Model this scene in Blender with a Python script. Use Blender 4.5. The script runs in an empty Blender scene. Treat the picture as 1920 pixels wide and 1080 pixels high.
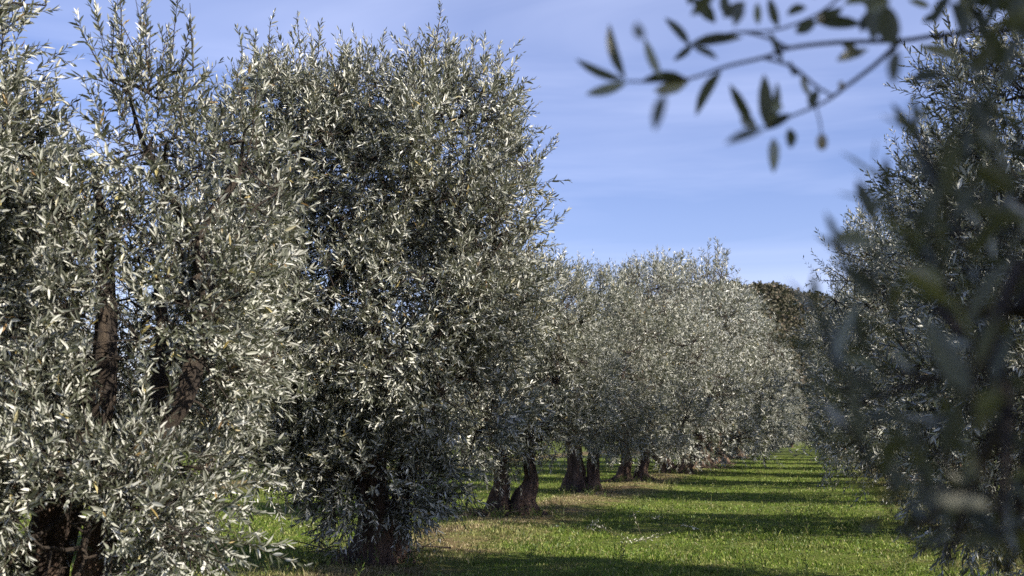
import bpy, math, random
import numpy as np

sc = bpy.context.scene
col = sc.collection
R = math.radians

# ------------------------------------------------------------------ camera
CAM_H = 1.25
FPX = 2133.0                       # 40 mm on a 36 mm sensor, in photo pixels
PITCH = math.atan(272.0 / FPX)
cd = bpy.data.cameras.new('camera')
cd.lens = 40.0; cd.sensor_width = 36.0
cd.clip_start = 0.05; cd.clip_end = 6000
cd.dof.use_dof = True; cd.dof.focus_distance = 11.5; cd.dof.aperture_fstop = 3.6
cam = bpy.data.objects.new('camera', cd)
cam.location = (0, 0, CAM_H); cam.rotation_euler = (math.pi / 2 + PITCH, 0, 0)
col.objects.link(cam); sc.camera = cam

# ------------------------------------------------------------------ sun and sky
SUN_EL, SUN_BACK = R(31), R(27)     # from the right, a little behind the camera
sv = (math.cos(SUN_EL) * math.cos(SUN_BACK), -math.cos(SUN_EL) * math.sin(SUN_BACK), math.sin(SUN_EL))
w = bpy.data.worlds.new('World'); sc.world = w; w.use_nodes = True
nt = w.node_tree; N = nt.nodes; LK = nt.links; N.clear()
out = N.new('ShaderNodeOutputWorld'); bg = N.new('ShaderNodeBackground'); bg.inputs[1].default_value = 0.062
sky = N.new('ShaderNodeTexSky'); sky.sky_type = 'NISHITA'; sky.sun_disc = False
sky.sun_elevation = SUN_EL; sky.sun_rotation = math.atan2(sv[0], sv[1])
sky.air_density = 1.0; sky.dust_density = 0.3; sky.ozone_density = 3.0; sky.altitude = 200
tc = N.new('ShaderNodeTexCoord'); mp = N.new('ShaderNodeMapping')
mp.inputs['Scale'].default_value = (1.0, 0.8, 8.0); mp.inputs['Rotation'].default_value = (0, R(7), 0)
n1 = N.new('ShaderNodeTexNoise'); n1.inputs['Scale'].default_value = 1.7; n1.inputs['Detail'].default_value = 5; n1.inputs['Roughness'].default_value = .5
n1.inputs['Distortion'].default_value = .5
mr = N.new('ShaderNodeMapRange'); mr.inputs[1].default_value = .42; mr.inputs[2].default_value = .75; mr.inputs[4].default_value = .45
tint = N.new('ShaderNodeMix'); tint.data_type = 'RGBA'; tint.blend_type = 'MULTIPLY'; tint.inputs[0].default_value = 1
tint.inputs[7].default_value = (1.28, 1.10, 1.32, 1)
cm = N.new('ShaderNodeMix'); cm.data_type = 'RGBA'; cm.inputs[7].default_value = (6.6, 7.3, 10.2, 1)
LK.new(tc.outputs['Generated'], mp.inputs[0]); LK.new(mp.outputs[0], n1.inputs[0]); LK.new(n1.outputs[0], mr.inputs[0])
LK.new(sky.outputs[0], tint.inputs[6]); LK.new(tint.outputs[2], cm.inputs[6]); LK.new(mr.outputs[0], cm.inputs[0])
LK.new(cm.outputs[2], bg.inputs[0]); LK.new(bg.outputs[0], out.inputs[0])

ld = bpy.data.lights.new('sun', 'SUN'); ld.energy = 5.0; ld.angle = R(.5); ld.color = (1, .915, .79)
lo = bpy.data.objects.new('sun', ld); col.objects.link(lo)
from mathutils import Vector
lo.rotation_euler = Vector(sv).to_track_quat('Z', 'Y').to_euler()
lo.location = (20, -10, 20)

sc.view_settings.view_transform = 'Standard'; sc.view_settings.look = 'None'
sc.view_settings.exposure = 1.15; sc.view_settings.gamma = 1
sc.render.engine = 'CYCLES'
sc.cycles.use_denoising = False
sc.cycles.max_bounces = 6; sc.cycles.diffuse_bounces = 2; sc.cycles.glossy_bounces = 2; sc.cycles.transmission_bounces = 3

# ------------------------------------------------------------------ helpers
VP = (1512 - 960) / FPX
RA = math.atan(VP)
RN = np.array([math.cos(RA), -math.sin(RA)])      # across the rows, to the right
RD = np.array([math.sin(RA), math.cos(RA)])       # along the rows

def ground_z(x, y):
    x = np.asarray(x, float); y = np.asarray(y, float)
    z = .022 * np.sin(x * 1.7 + .6 * y) + .018 * np.sin(y * 1.3 - x * .8 + 1) + .012 * np.sin(x * 4.1 + 2) * np.sin(y * 3.3)
    s = x * RN[0] + y * RN[1]
    z += .06 * np.exp(-((s + 4.0) / .9) ** 2) + .06 * np.exp(-((s - 2.4) / .9) ** 2)
    f = np.clip((70 - np.hypot(x, y)) / 40, 0, 1)
    return z * f

def on_ground(px, py):
    el = PITCH - math.atan((py - 540) / FPX)
    Y = CAM_H / math.tan(-el)
    dax = Y * math.cos(PITCH) - CAM_H * math.sin(PITCH)
    return (px - 960) / FPX * dax, Y

def at(px, py, Y):
    """a point at distance Y ahead of the camera, seen at photo pixel (px, py)"""
    el = PITCH - math.atan((py - 540) / FPX)
    z = Y * math.tan(el)
    dax = Y * math.cos(PITCH) + z * math.sin(PITCH)
    return np.array([(px - 960) / FPX * dax, Y, CAM_H + z])

def link(o, parent=None):
    col.objects.link(o)
    if parent is not None: o.parent = parent
    return o

def tag(o, label=None, cat=None, group=None, kind=None):
    if label: o['label'] = label
    if cat: o['category'] = cat
    if group: o['group'] = group
    if kind: o['kind'] = kind
    return o

def empty(name, loc, rz=0):
    o = bpy.data.objects.new(name, None); o.location = loc; o.rotation_euler = (0, 0, rz)
    o.empty_display_size = .3
    return link(o)

def mesh_np(name, verts, faces_list, mats, smooth=True):
    """faces_list: list of int arrays (n,k)"""
    me = bpy.data.meshes.new(name)
    verts = np.ascontiguousarray(verts, np.float32)
    me.vertices.add(len(verts)); me.vertices.foreach_set('co', verts.ravel())
    faces_list = [np.asarray(f, np.int32) for f in faces_list if len(f)]
    nl = sum(f.size for f in faces_list); npoly = sum(len(f) for f in faces_list)
    me.loops.add(nl); me.loops.foreach_set('vertex_index', np.concatenate([f.ravel() for f in faces_list]))
    me.polygons.add(npoly)
    tot = np.concatenate([np.full(len(f), f.shape[1], np.int32) for f in faces_list])
    st = np.concatenate([[0], np.cumsum(tot)[:-1]]).astype(np.int32)
    me.polygons.foreach_set('loop_start', st); me.polygons.foreach_set('loop_total', tot)
    me.polygons.foreach_set('use_smooth', np.full(npoly, smooth))
    me.update(calc_edges=True); me.validate()
    for m in (mats if isinstance(mats, list) else [mats]): me.materials.append(m)
    return me

def obj(name, me, parent=None):
    return link(bpy.data.objects.new(name, me), parent)

def unit(v): return v / np.maximum(np.linalg.norm(v, axis=-1, keepdims=True), 1e-9)

# ------------------------------------------------------------------ materials
def newmat(name):
    m = bpy.data.materials.new(name); m.use_nodes = True
    m.node_tree.nodes.clear()
    return m, m.node_tree.nodes, m.node_tree.links

def ramp(N, stops, interp='LINEAR'):
    r = N.new('ShaderNodeValToRGB'); r.color_ramp.interpolation = interp
    e = r.color_ramp.elements
    while len(e) < len(stops): e.new(.5)
    for i, (p, c) in enumerate(stops):
        e[i].position = p; e[i].color = (*c, 1)
    return r

def leaf_mat(name, stops, rough=.42, trans=.22, tcol=(.16, .20, .06), spec=.5):
    m, N, L = newmat(name)
    o = N.new('ShaderNodeOutputMaterial'); p = N.new('ShaderNodeBsdfPrincipled')
    g = N.new('ShaderNodeNewGeometry'); r = ramp(N, stops)
    L.new(g.outputs['Random Per Island'], r.inputs[0])
    tcn = N.new('ShaderNodeTexCoord'); nz = N.new('ShaderNodeTexNoise'); nz.inputs['Scale'].default_value = 1.3
    L.new(tcn.outputs['Object'], nz.inputs[0])
    hs = N.new('ShaderNodeHueSaturation')
    mrr = N.new('ShaderNodeMapRange'); mrr.inputs[1].default_value = .3; mrr.inputs[2].default_value = .7
    mrr.inputs[3].default_value = .72; mrr.inputs[4].default_value = 1.28
    oi = N.new('ShaderNodeObjectInfo'); mo = N.new('ShaderNodeMapRange'); mo.inputs[3].default_value = .82; mo.inputs[4].default_value = 1.15
    L.new(oi.outputs['Random'], mo.inputs[0]); ml = N.new('ShaderNodeMath'); ml.operation = 'MULTIPLY'; L.new(mo.outputs[0], ml.inputs[0]); L.new(mrr.outputs[0], ml.inputs[1])
    ms_ = N.new('ShaderNodeMapRange'); ms_.inputs[3].default_value = 1.25; ms_.inputs[4].default_value = .85; L.new(oi.outputs['Random'], ms_.inputs[0]); L.new(ms_.outputs[0], hs.inputs['Saturation'])
    L.new(nz.outputs[0], mrr.inputs[0]); L.new(ml.outputs[0], hs.inputs['Value']); L.new(r.outputs[0], hs.inputs['Color'])
    L.new(hs.outputs[0], p.inputs['Base Color'])
    p.inputs['Roughness'].default_value = rough; p.inputs['Specular IOR Level'].default_value = spec
    t = N.new('ShaderNodeBsdfTranslucent'); t.inputs[0].default_value = (*tcol, 1)
    mx = N.new('ShaderNodeMixShader'); mx.inputs[0].default_value = trans
    L.new(p.outputs[0], mx.inputs[1]); L.new(t.outputs[0], mx.inputs[2]); L.new(mx.outputs[0], o.inputs[0])
    return m

LEAF = leaf_mat('olive_leaf', [(0, (.045, .052, .032)), (.30, (.09, .097, .070)), (.52, (.235, .245, .205)), (.80, (.50, .505, .45)),
                               (.97, (.62, .62, .57)), (.990, (.34, .30, .14)), (1, (.24, .15, .08))], rough=.42, trans=.16, tcol=(.20, .21, .09), spec=.5)
# near tree's leaves: a darker olive leaf, its shade painted into the colour
LEAF_SHADED = leaf_mat('olive_leaf_shaded', [(0, (.048, .052, .034)), (.5, (.085, .088, .060)), (.80, (.11, .11, .08)), (.86, (.17, .17, .06)), (.92, (.30, .31, .26)), (1, (.42, .40, .34))], rough=.45, trans=.18, tcol=(.12, .14, .03), spec=.4)
LEAF_FAR = leaf_mat('olive_leaf_far', [(0, (.085, .10, .065)), (.5, (.16, .18, .13)), (.8, (.27, .29, .235)), (1, (.36, .37, .30))])

def bark_mat(name, c1, c2, c3, scale=6):
    m, N, L = newmat(name)
    o = N.new('ShaderNodeOutputMaterial'); p = N.new('ShaderNodeBsdfPrincipled')
    t = N.new('ShaderNodeTexCoord'); mp = N.new('ShaderNodeMapping'); mp.inputs['Scale'].default_value = (1, 1, .35)
    L.new(t.outputs['Object'], mp.inputs[0])
    n = N.new('ShaderNodeTexNoise'); n.inputs['Scale'].default_value = scale; n.inputs['Detail'].default_value = 8; n.inputs['Roughness'].default_value = .65
    v = N.new('ShaderNodeTexVoronoi'); v.inputs['Scale'].default_value = scale * 4; v.feature = 'DISTANCE_TO_EDGE'
    L.new(mp.outputs[0], n.inputs[0])
    mpd = N.new('ShaderNodeMix'); mpd.data_type = 'VECTOR'; mpd.inputs[0].default_value = .12
    L.new(mp.outputs[0], mpd.inputs[4]); L.new(n.outputs[1], mpd.inputs[5]); L.new(mpd.outputs[1], v.inputs[0])
    r = ramp(N, [(.3, c1), (.5, c2), (.7, c3)]); L.new(n.outputs[0], r.inputs[0])
    dk = N.new('ShaderNodeMix'); dk.data_type = 'RGBA'; dk.blend_type = 'MULTIPLY'; dk.inputs[7].default_value = (.35, .3, .28, 1)
    cr = N.new('ShaderNodeMapRange'); cr.inputs[1].default_value = 0; cr.inputs[2].default_value = .12; cr.inputs[3].default_value = .8; cr.inputs[4].default_value = 0
    L.new(v.outputs[0], cr.inputs[0]); L.new(cr.outputs[0], dk.inputs[0]); L.new(r.outputs[0], dk.inputs[6])
    L.new(dk.outputs[2], p.inputs['Base Color']); p.inputs['Roughness'].default_value = .9
    b = N.new('ShaderNodeBump'); b.inputs['Strength'].default_value = 1; b.inputs['Distance'].default_value = .06
    ad = N.new('ShaderNodeMath'); ad.operation = 'ADD'; L.new(n.outputs[0], ad.inputs[0]); 
    mm = N.new('ShaderNodeMath'); mm.operation = 'MULTIPLY'; mm.inputs[1].default_value = 1.5; L.new(v.outputs[0], mm.inputs[0]); L.new(mm.outputs[0], ad.inputs[1])
    L.new(ad.outputs[0], b.inputs['Height']); L.new(b.outputs[0], p.inputs['Normal']); L.new(p.outputs[0], o.inputs[0])
    return m
BARK = bark_mat('olive_bark', (.030, .023, .019), (.12, .078, .055), (.33, .22, .15))
TWIG = bark_mat('olive_twig', (.04, .03, .022), (.10, .072, .052), (.19, .145, .10), 20)
DEADTWIG = bark_mat('dead_twig', (.16, .11, .08), (.28, .21, .16), (.40, .32, .25), 30)

def plain_mat(name, c, rough=.5):
    m, N, L = newmat(name)
    o = N.new('ShaderNodeOutputMaterial'); p = N.new('ShaderNodeBsdfPrincipled')
    nz = N.new('ShaderNodeTexNoise'); nz.inputs['Scale'].default_value = 60
    r = ramp(N, [(.35, tuple(k * .7 for k in c)), (.65, c)]); L.new(nz.outputs[0], r.inputs[0]); L.new(r.outputs[0], p.inputs['Base Color'])
    p.inputs['Roughness'].default_value = rough; L.new(p.outputs[0], o.inputs[0]); return m
FRUIT = plain_mat('olive_fruit', (.10, .055, .07), .35)
FRUIT_PALE = plain_mat('olive_fruit_dry', (.42, .34, .22), .6)

# patch colour shared by the ground sheet and the grass: dry strips under the tree rows, straw patches
def patch_nodes(N, L):
    g = N.new('ShaderNodeNewGeometry')
    dp = N.new('ShaderNodeVectorMath'); dp.operation = 'DOT_PRODUCT'; dp.inputs[1].default_value = (RN[0], RN[1], 0)
    L.new(g.outputs['Position'], dp.inputs[0])
    def strip(c, wd, amp):
        s = N.new('ShaderNodeMath'); s.operation = 'SUBTRACT'; s.inputs[1].default_value = c; L.new(dp.outputs['Value'], s.inputs[0])
        a = N.new('ShaderNodeMath'); a.operation = 'ABSOLUTE'; L.new(s.outputs[0], a.inputs[0])
        m = N.new('ShaderNodeMapRange'); m.interpolation_type = 'SMOOTHSTEP'; m.inputs[1].default_value = 0; m.inputs[2].default_value = wd; m.inputs[3].default_value = amp; m.inputs[4].default_value = 0
        L.new(a.outputs[0], m.inputs[0]); return m.outputs[0]
    a1 = strip(-4.1, 1.5, .34); a2 = strip(2.4, 1.8, .30); a3 = strip(-13.5, 2.4, .36)
    def add(x, y):
        q = N.new('ShaderNodeMath'); q.operation = 'ADD'; L.new(x, q.inputs[0]); L.new(y, q.inputs[1]); return q.outputs[0]
    n = N.new('ShaderNodeTexNoise'); n.inputs['Scale'].default_value = 1.3; n.inputs['Detail'].default_value = 8; n.inputs['Roughness'].default_value = .72
    L.new(g.outputs['Position'], n.inputs[0])
    s = add(add(add(a1, a2), a3), n.outputs[0])
    m = N.new('ShaderNodeMapRange'); m.inputs[1].default_value = .52; m.inputs[2].default_value = .86; L.new(s, m.inputs[0])
    return g, m.outputs[0], n

def ground_mat():
    m, N, L = newmat('meadow_soil')
    o = N.new('ShaderNodeOutputMaterial'); p = N.new('ShaderNodeBsdfPrincipled')
    g, mask, n = patch_nodes(N, L)
    f = N.new('ShaderNodeTexNoise'); f.inputs['Scale'].default_value = 9; f.inputs['Detail'].default_value = 9; f.inputs['Roughness'].default_value = .75
    L.new(g.outputs['Position'], f.inputs[0])
    green = ramp(N, [(.25, (.04, .06, .010)), (.5, (.09, .12, .018)), (.75, (.15, .17, .035))]); L.new(f.outputs[0], green.inputs[0])
    dry = ramp(N, [(.3, (.085, .055, .03)), (.5, (.17, .12, .06)), (.72, (.27, .21, .12))]); L.new(f.outputs[0], dry.inputs[0])
    mx = N.new('ShaderNodeMix'); mx.data_type = 'RGBA'; L.new(mask, mx.inputs[0]); L.new(green.outputs[0], mx.inputs[6]); L.new(dry.outputs[0], mx.inputs[7])
    L.new(mx.outputs[2], p.inputs['Base Color']); p.inputs['Roughness'].default_value = .95; p.inputs['Specular IOR Level'].default_value = .15
    b = N.new('ShaderNodeBump'); b.inputs['Strength'].default_value = 1; b.inputs['Distance'].default_value = .06
    L.new(f.outputs[0], b.inputs['Height']); L.new(b.outputs[0], p.inputs['Normal']); L.new(p.outputs[0], o.inputs[0])
    return m

def grass_mat():
    m, N, L = newmat('grass_blade')
    o = N.new('ShaderNodeOutputMaterial'); p = N.new('ShaderNodeBsdfPrincipled')
    g, mask, n = patch_nodes(N, L)
    green = ramp(N, [(0, (.070, .125, .016)), (.6, (.155, .235, .032)), (.9, (.27, .30, .070)), (1, (.40, .35, .18))]); L.new(g.outputs['Random Per Island'], green.inputs[0])
    dry = ramp(N, [(0, (.10, .12, .035)), (.4, (.20, .17, .075)), (.8, (.33, .27, .15)), (1, (.40, .34, .22))]); L.new(g.outputs['Random Per Island'], dry.inputs[0])
    mx = N.new('ShaderNodeMix'); mx.data_type = 'RGBA'; L.new(mask, mx.inputs[0]); L.new(green.outputs[0], mx.inputs[6]); L.new(dry.outputs[0], mx.inputs[7])
    L.new(mx.outputs[2], p.inputs['Base Color']); p.inputs['Roughness'].default_value = .5; p.inputs['Specular IOR Level'].default_value = .3
    n2 = N.new('ShaderNodeTexNoise'); n2.inputs['Scale'].default_value = 3.2; n2.inputs['Detail'].default_value = 5; n2.inputs['Roughness'].default_value = .7
    L.new(g.outputs['Position'], n2.inputs[0]); mv = N.new('ShaderNodeMapRange'); mv.inputs[1].default_value = .35; mv.inputs[2].default_value = .65; mv.inputs[3].default_value = .5; mv.inputs[4].default_value = 1.35
    L.new(n2.outputs[0], mv.inputs[0]); hv = N.new('ShaderNodeHueSaturation'); L.new(mv.outputs[0], hv.inputs['Value']); L.new(mx.outputs[2], hv.inputs['Color'])
    L.new(hv.outputs[0], p.inputs['Base Color'])
    t = N.new('ShaderNodeBsdfTranslucent'); L.new(hv.outputs[0], t.inputs[0])
    ms = N.new('ShaderNodeMixShader'); ms.inputs[0].default_value = .4
    L.new(p.outputs[0], ms.inputs[1]); L.new(t.outputs[0], ms.inputs[2]); L.new(ms.outputs[0], o.inputs[0])
    return m
GROUND, GRASS = ground_mat(), grass_mat()

# ------------------------------------------------------------------ ground
def axis(fine0, fine1, step, far0, far1):
    a = list(np.arange(fine0, fine1, step))
    x = fine0; s = step; left = []
    while x > far0: s *= 1.35; x -= s; left.append(x)
    x = a[-1]; s = step; right = []
    while x < far1: s *= 1.35; x += s; right.append(x)
    return np.array(left[::-1] + a + right)
gx = axis(-18, 14, .16, -3000, 3000); gy = axis(-3, 45, .16, -2000, 4000)
X, Y = np.meshgrid(gx, gy); Z = ground_z(X, Y)
nx, ny = len(gx), len(gy)
ii = (np.arange(ny - 1)[:, None] * nx + np.arange(nx - 1)[None]).ravel()
me = mesh_np('ground', np.stack([X, Y, Z], -1).reshape(-1, 3), [np.stack([ii, ii + 1, ii + nx + 1, ii + nx], 1)], GROUND)
tag(obj('ground', me), kind='structure')

# ------------------------------------------------------------------ leaves and shoots
def frames(d):
    """two unit vectors perpendicular to each unit vector in d"""
    a = np.where(np.abs(d[:, 2:3]) < .9, np.array([[0, 0, 1.]]), np.array([[1., 0, 0]]))
    u = unit(np.cross(d, a)); v = np.cross(d, u)
    return u, v

def leaf_mesh_arrays(P, D, Nn, Ln, Wd, lod, rng):
    """P base, D direction, Nn normal, Ln length, Wd half width; lod 0 six verts, 1 four verts"""
    S = np.cross(D, Nn)
    n = len(P); L1 = Ln[:, None]; W1 = Wd[:, None]
    curl = rng.normal(-.03, .09, (n, 1)) * L1
    fold = .35 * W1
    if lod == 0:
        V = np.stack([P,
                      P + D * L1 * .30 + S * W1 * .95 + Nn * (fold + curl * .2), P + D * L1 * .68 + S * W1 * .80 + Nn * (fold + curl * .5),
                      P + D * L1 + Nn * curl,
                      P + D * L1 * .68 - S * W1 * .80 + Nn * (fold + curl * .5), P + D * L1 * .30 - S * W1 * .95 + Nn * (fold + curl * .2)], 1)
        b = np.arange(n)[:, None] * 6
        F = [np.concatenate([b + [[0, 3, 2, 1]], b + [[0, 5, 4, 3]]])]
        return V.reshape(-1, 3), F
    V = np.stack([P, P + D * L1 * .5 + S * W1 + Nn * fold, P + D * L1 + Nn * curl, P + D * L1 * .5 - S * W1 + Nn * fold], 1)
    b = np.arange(n)[:, None] * 4
    F = [np.concatenate([b + [[0, 2, 1]], b + [[0, 3, 2]]])]
    return V.reshape(-1, 3), F

def shoots_to_leaves(B, D, SL, m, leaf_len, rng, lod=0, droop=.15, wfac=.105, spread=(28, 62)):
    """B (n,3) shoot bases, D directions, SL lengths, m leaves per shoot"""
    n = len(B)
    U, V = frames(D)
    bend = rng.normal(0, .16, (n, 1)) * U + rng.normal(0, .16, (n, 1)) * V + np.array([[0, 0, 1.]]) * rng.normal(.02, droop, (n, 1))
    t = (np.arange(m) + .6) / m
    T = t[None, :, None]
    pos = B[:, None] + D[:, None] * SL[:, None, None] * T + bend[:, None] * SL[:, None, None] * T ** 2
    ax = unit(D[:, None] + 2 * bend[:, None] * T)
    phi = rng.uniform(0, 6.283, (n, 1)) + (np.arange(m) // 2)[None] * 1.5708 + (np.arange(m) % 2)[None] * 3.1416 + rng.normal(0, .35, (n, m))
    rad = U[:, None] * np.cos(phi)[..., None] + V[:, None] * np.sin(phi)[..., None]
    al = np.radians(rng.uniform(spread[0], spread[1], (n, m)) * (1.15 - .65 * t[None] ** 2))[..., None]
    ld = unit(ax * np.cos(al) + rad * np.sin(al) + rng.normal(0, .10, (n, m, 3)))
    nn = ax + rng.normal(0, .55, (n, m, 3))
    nn = unit(nn - (nn * ld).sum(-1, keepdims=True) * ld)
    prof = (.72 + .5 * np.sin(np.pi * np.clip(t * .9 + .08, 0, 1)))[None] * rng.uniform(.55, 1.25, (n, m)) * rng.uniform(.8, 1.15, (n, 1))
    ll = leaf_len * prof
    keep = (rng.random((n, m)) > .10).ravel()
    P = pos.reshape(-1, 3)[keep]; LD = ld.reshape(-1, 3)[keep]; NN = nn.reshape(-1, 3)[keep]; LL = ll.ravel()[keep]
    tw = (pos, SL)
    V6, F = leaf_mesh_arrays(P, LD, NN, LL, LL * wfac * rng.uniform(.8, 1.25, len(LL)), lod, rng)
    return V6, F, pos, len(P)

def tubes(A, Bp, ra, rb, seg=5):
    """frustums from A to Bp"""
    n = len(A); d = unit(Bp - A); U, V = frames(d)
    an = np.arange(seg) * 2 * np.pi / seg
    ring = U[:, None] * np.cos(an)[None, :, None] + V[:, None] * np.sin(an)[None, :, None]
    a = A[:, None] + ring * ra[:, None, None]; b = Bp[:, None] + ring * rb[:, None, None]
    Vv = np.concatenate([a, b], 1).reshape(-1, 3)
    o = np.arange(n)[:, None, None] * 2 * seg; k = np.arange(seg); k2 = (k + 1) % seg
    F = (o + np.stack([k, k2, k2 + seg, k + seg], 1)[None]).reshape(-1, 4)
    return Vv, F

def join(parts):
    vs, fs, off = [], [], 0
    for V, F in parts:
        if len(V) == 0: continue
        vs.append(V); fs += [f + off for f in (F if isinstance(F, list) else [F])]; off += len(V)
    return np.concatenate(vs), fs

def catmull(P, k):
    P = np.asarray(P, float); Q = np.vstack([2 * P[0] - P[1], P, 2 * P[-1] - P[-2]])
    o = []
    for i in range(1, len(Q) - 2):
        for t in np.arange(k) / k:
            a, b, c, d = Q[i - 1], Q[i], Q[i + 1], Q[i + 2]
            o.append(.5 * (2 * b + (c - a) * t + (2 * a - 5 * b + 4 * c - d) * t ** 2 + (3 * b - a - 3 * c + d) * t ** 3))
    o.append(Q[-2]); return np.array(o)

def loft(path, rng, seg=40, k=9, gnarl=.10, flare=0.0, lobes=4):
    """path rows x,y,z,r -> a gnarled, closed limb; flare spreads the foot into buttress roots"""
    C = catmull(path, k); n = len(C)
    T = unit(np.gradient(C[:, :3], axis=0)); U, V = frames(T)
    # keep the frame steady along the limb
    for i in range(1, n):
        u = U[i - 1] - T[i] * (U[i - 1] @ T[i]); U[i] = u / np.linalg.norm(u); V[i] = np.cross(T[i], U[i])
    an = np.arange(seg) * 2 * np.pi / seg
    s = np.concatenate([[0], np.cumsum(np.linalg.norm(np.diff(C[:, :3], axis=0), axis=1))])
    ph = rng.uniform(0, 6.28, 6)
    A, S = np.meshgrid(an, s)
    rr = 1 + gnarl * (np.sin(2 * A + ph[0] + 2.0 * S) * .8 + np.sin(3 * A + ph[1] - 1.6 * S) * .9 + .8 * np.sin(5 * A + ph[2] + 3.5 * S) + .6 * np.sin(8 * A + ph[3] + 5 * S + 2 * np.sin(6 * S)) + .7 * np.sin(5 * S + ph[4]) * np.sin(A + ph[5]) + .5 * np.sin(13 * S + 3 * A))
    if flare:
        rr *= (.80 + .12 * np.exp(-S / .35))
        e = np.exp(-S / (.115 + .03 * np.sin(3 * A + ph[1])))
        rr += e * flare * (.22 + 1.25 * np.maximum(0, np.sin(lobes * A + ph[2] + 3 * S)) ** 2 + .25 * np.sin(7 * A + ph[3]))
    rad = C[:, 3][:, None] * rr
    Vt = C[:, None, :3] + U[:, None] * (np.cos(A) * rad)[..., None] + V[:, None] * (np.sin(A) * rad)[..., None]
    Vt = np.concatenate([Vt.reshape(-1, 3), C[-1:, :3] + T[-1:] * C[-1, 3] * .5])
    i = (np.arange(n - 1)[:, None] * seg); kk = np.arange(seg); k2 = (kk + 1) % seg
    F = np.stack([i + kk, i + k2, i + seg + k2, i + seg + kk], -1).reshape(-1, 4)
    top = (n - 1) * seg
    F3 = np.stack([top + kk, top + k2, np.full(seg, n * seg)], 1)
    return Vt, [F, F3], C

def skeleton(att, seeds, bf=.35):
    """grow each attractor from the nearest node, balanced by its path from the seeds"""
    nodes = [s for s in seeds]; par = [-1] * len(seeds); pl = [0.0] * len(seeds)
    P = np.array(nodes); PL = np.array(pl)
    A = np.array(att); best = np.full(len(A), 1e9); bi = np.zeros(len(A), int); bd = np.zeros(len(A))
    def relax(j0, j1):
        for j in range(j0, j1):
            d = np.linalg.norm(A - P[j], axis=1); c = d + bf * PL[j]
            m = c < best; best[m] = c[m]; bi[m] = j; bd[m] = d[m]
    relax(0, len(P)); alive = np.ones(len(A), bool); par = list(par)
    while alive.any():
        c = np.where(alive, best, 1e9); k = int(np.argmin(c)); alive[k] = False
        P = np.vstack([P, A[k]]); par.append(int(bi[k])); PL = np.append(PL, PL[bi[k]] + bd[k]); relax(len(P) - 1, len(P))
    return P, np.array(par)

def lump(P, s, ph):
    return (np.sin(P[:, 0] * s + ph[0]) * np.sin(P[:, 1] * s * 1.1 + ph[1]) * np.sin(P[:, 2] * s * .95 + ph[2])
            + .6 * np.sin(P[:, 0] * s * 2.3 + P[:, 2] * s + ph[3]) * np.sin(P[:, 1] * s * 2.1 + P[:, 2] * s * 1.7 + ph[4]))

def sample_crown(lobes, n, rng, shell=.5, void=-.45, vs=2.6):
    L = np.array([l[:6] for l in lobes], float)
    wt = np.array([(l[6] if len(l) > 6 else 1) for l in lobes]) * (L[:, 3] * L[:, 4] * L[:, 5]) ** .8
    ph = rng.uniform(0, 6.28, 5)
    Ps, Us = [], []; tot = 0
    while tot < n:
        k = rng.choice(len(L), n, p=wt / wt.sum()); u = unit(rng.normal(0, 1, (n, 3)))
        r = shell + (1 - shell) * rng.random(n) ** .6
        r *= 1 + .10 * np.sin(u[:, 0] * 5 + ph[0]) * np.sin(u[:, 2] * 6 + ph[1]) + .07 * np.sin(u[:, 1] * 9 + u[:, 2] * 8 + ph[2])
        P = L[k, :3] + u * L[k, 3:6] * r[:, None]
        ok = (lump(P, vs, ph) > void + rng.normal(0, .12, n)) & (P[:, 2] > .25)
        Ps.append(P[ok]); Us.append(u[ok]); tot += ok.sum()
    return np.concatenate(Ps)[:n], np.concatenate(Us)[:n]

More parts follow.
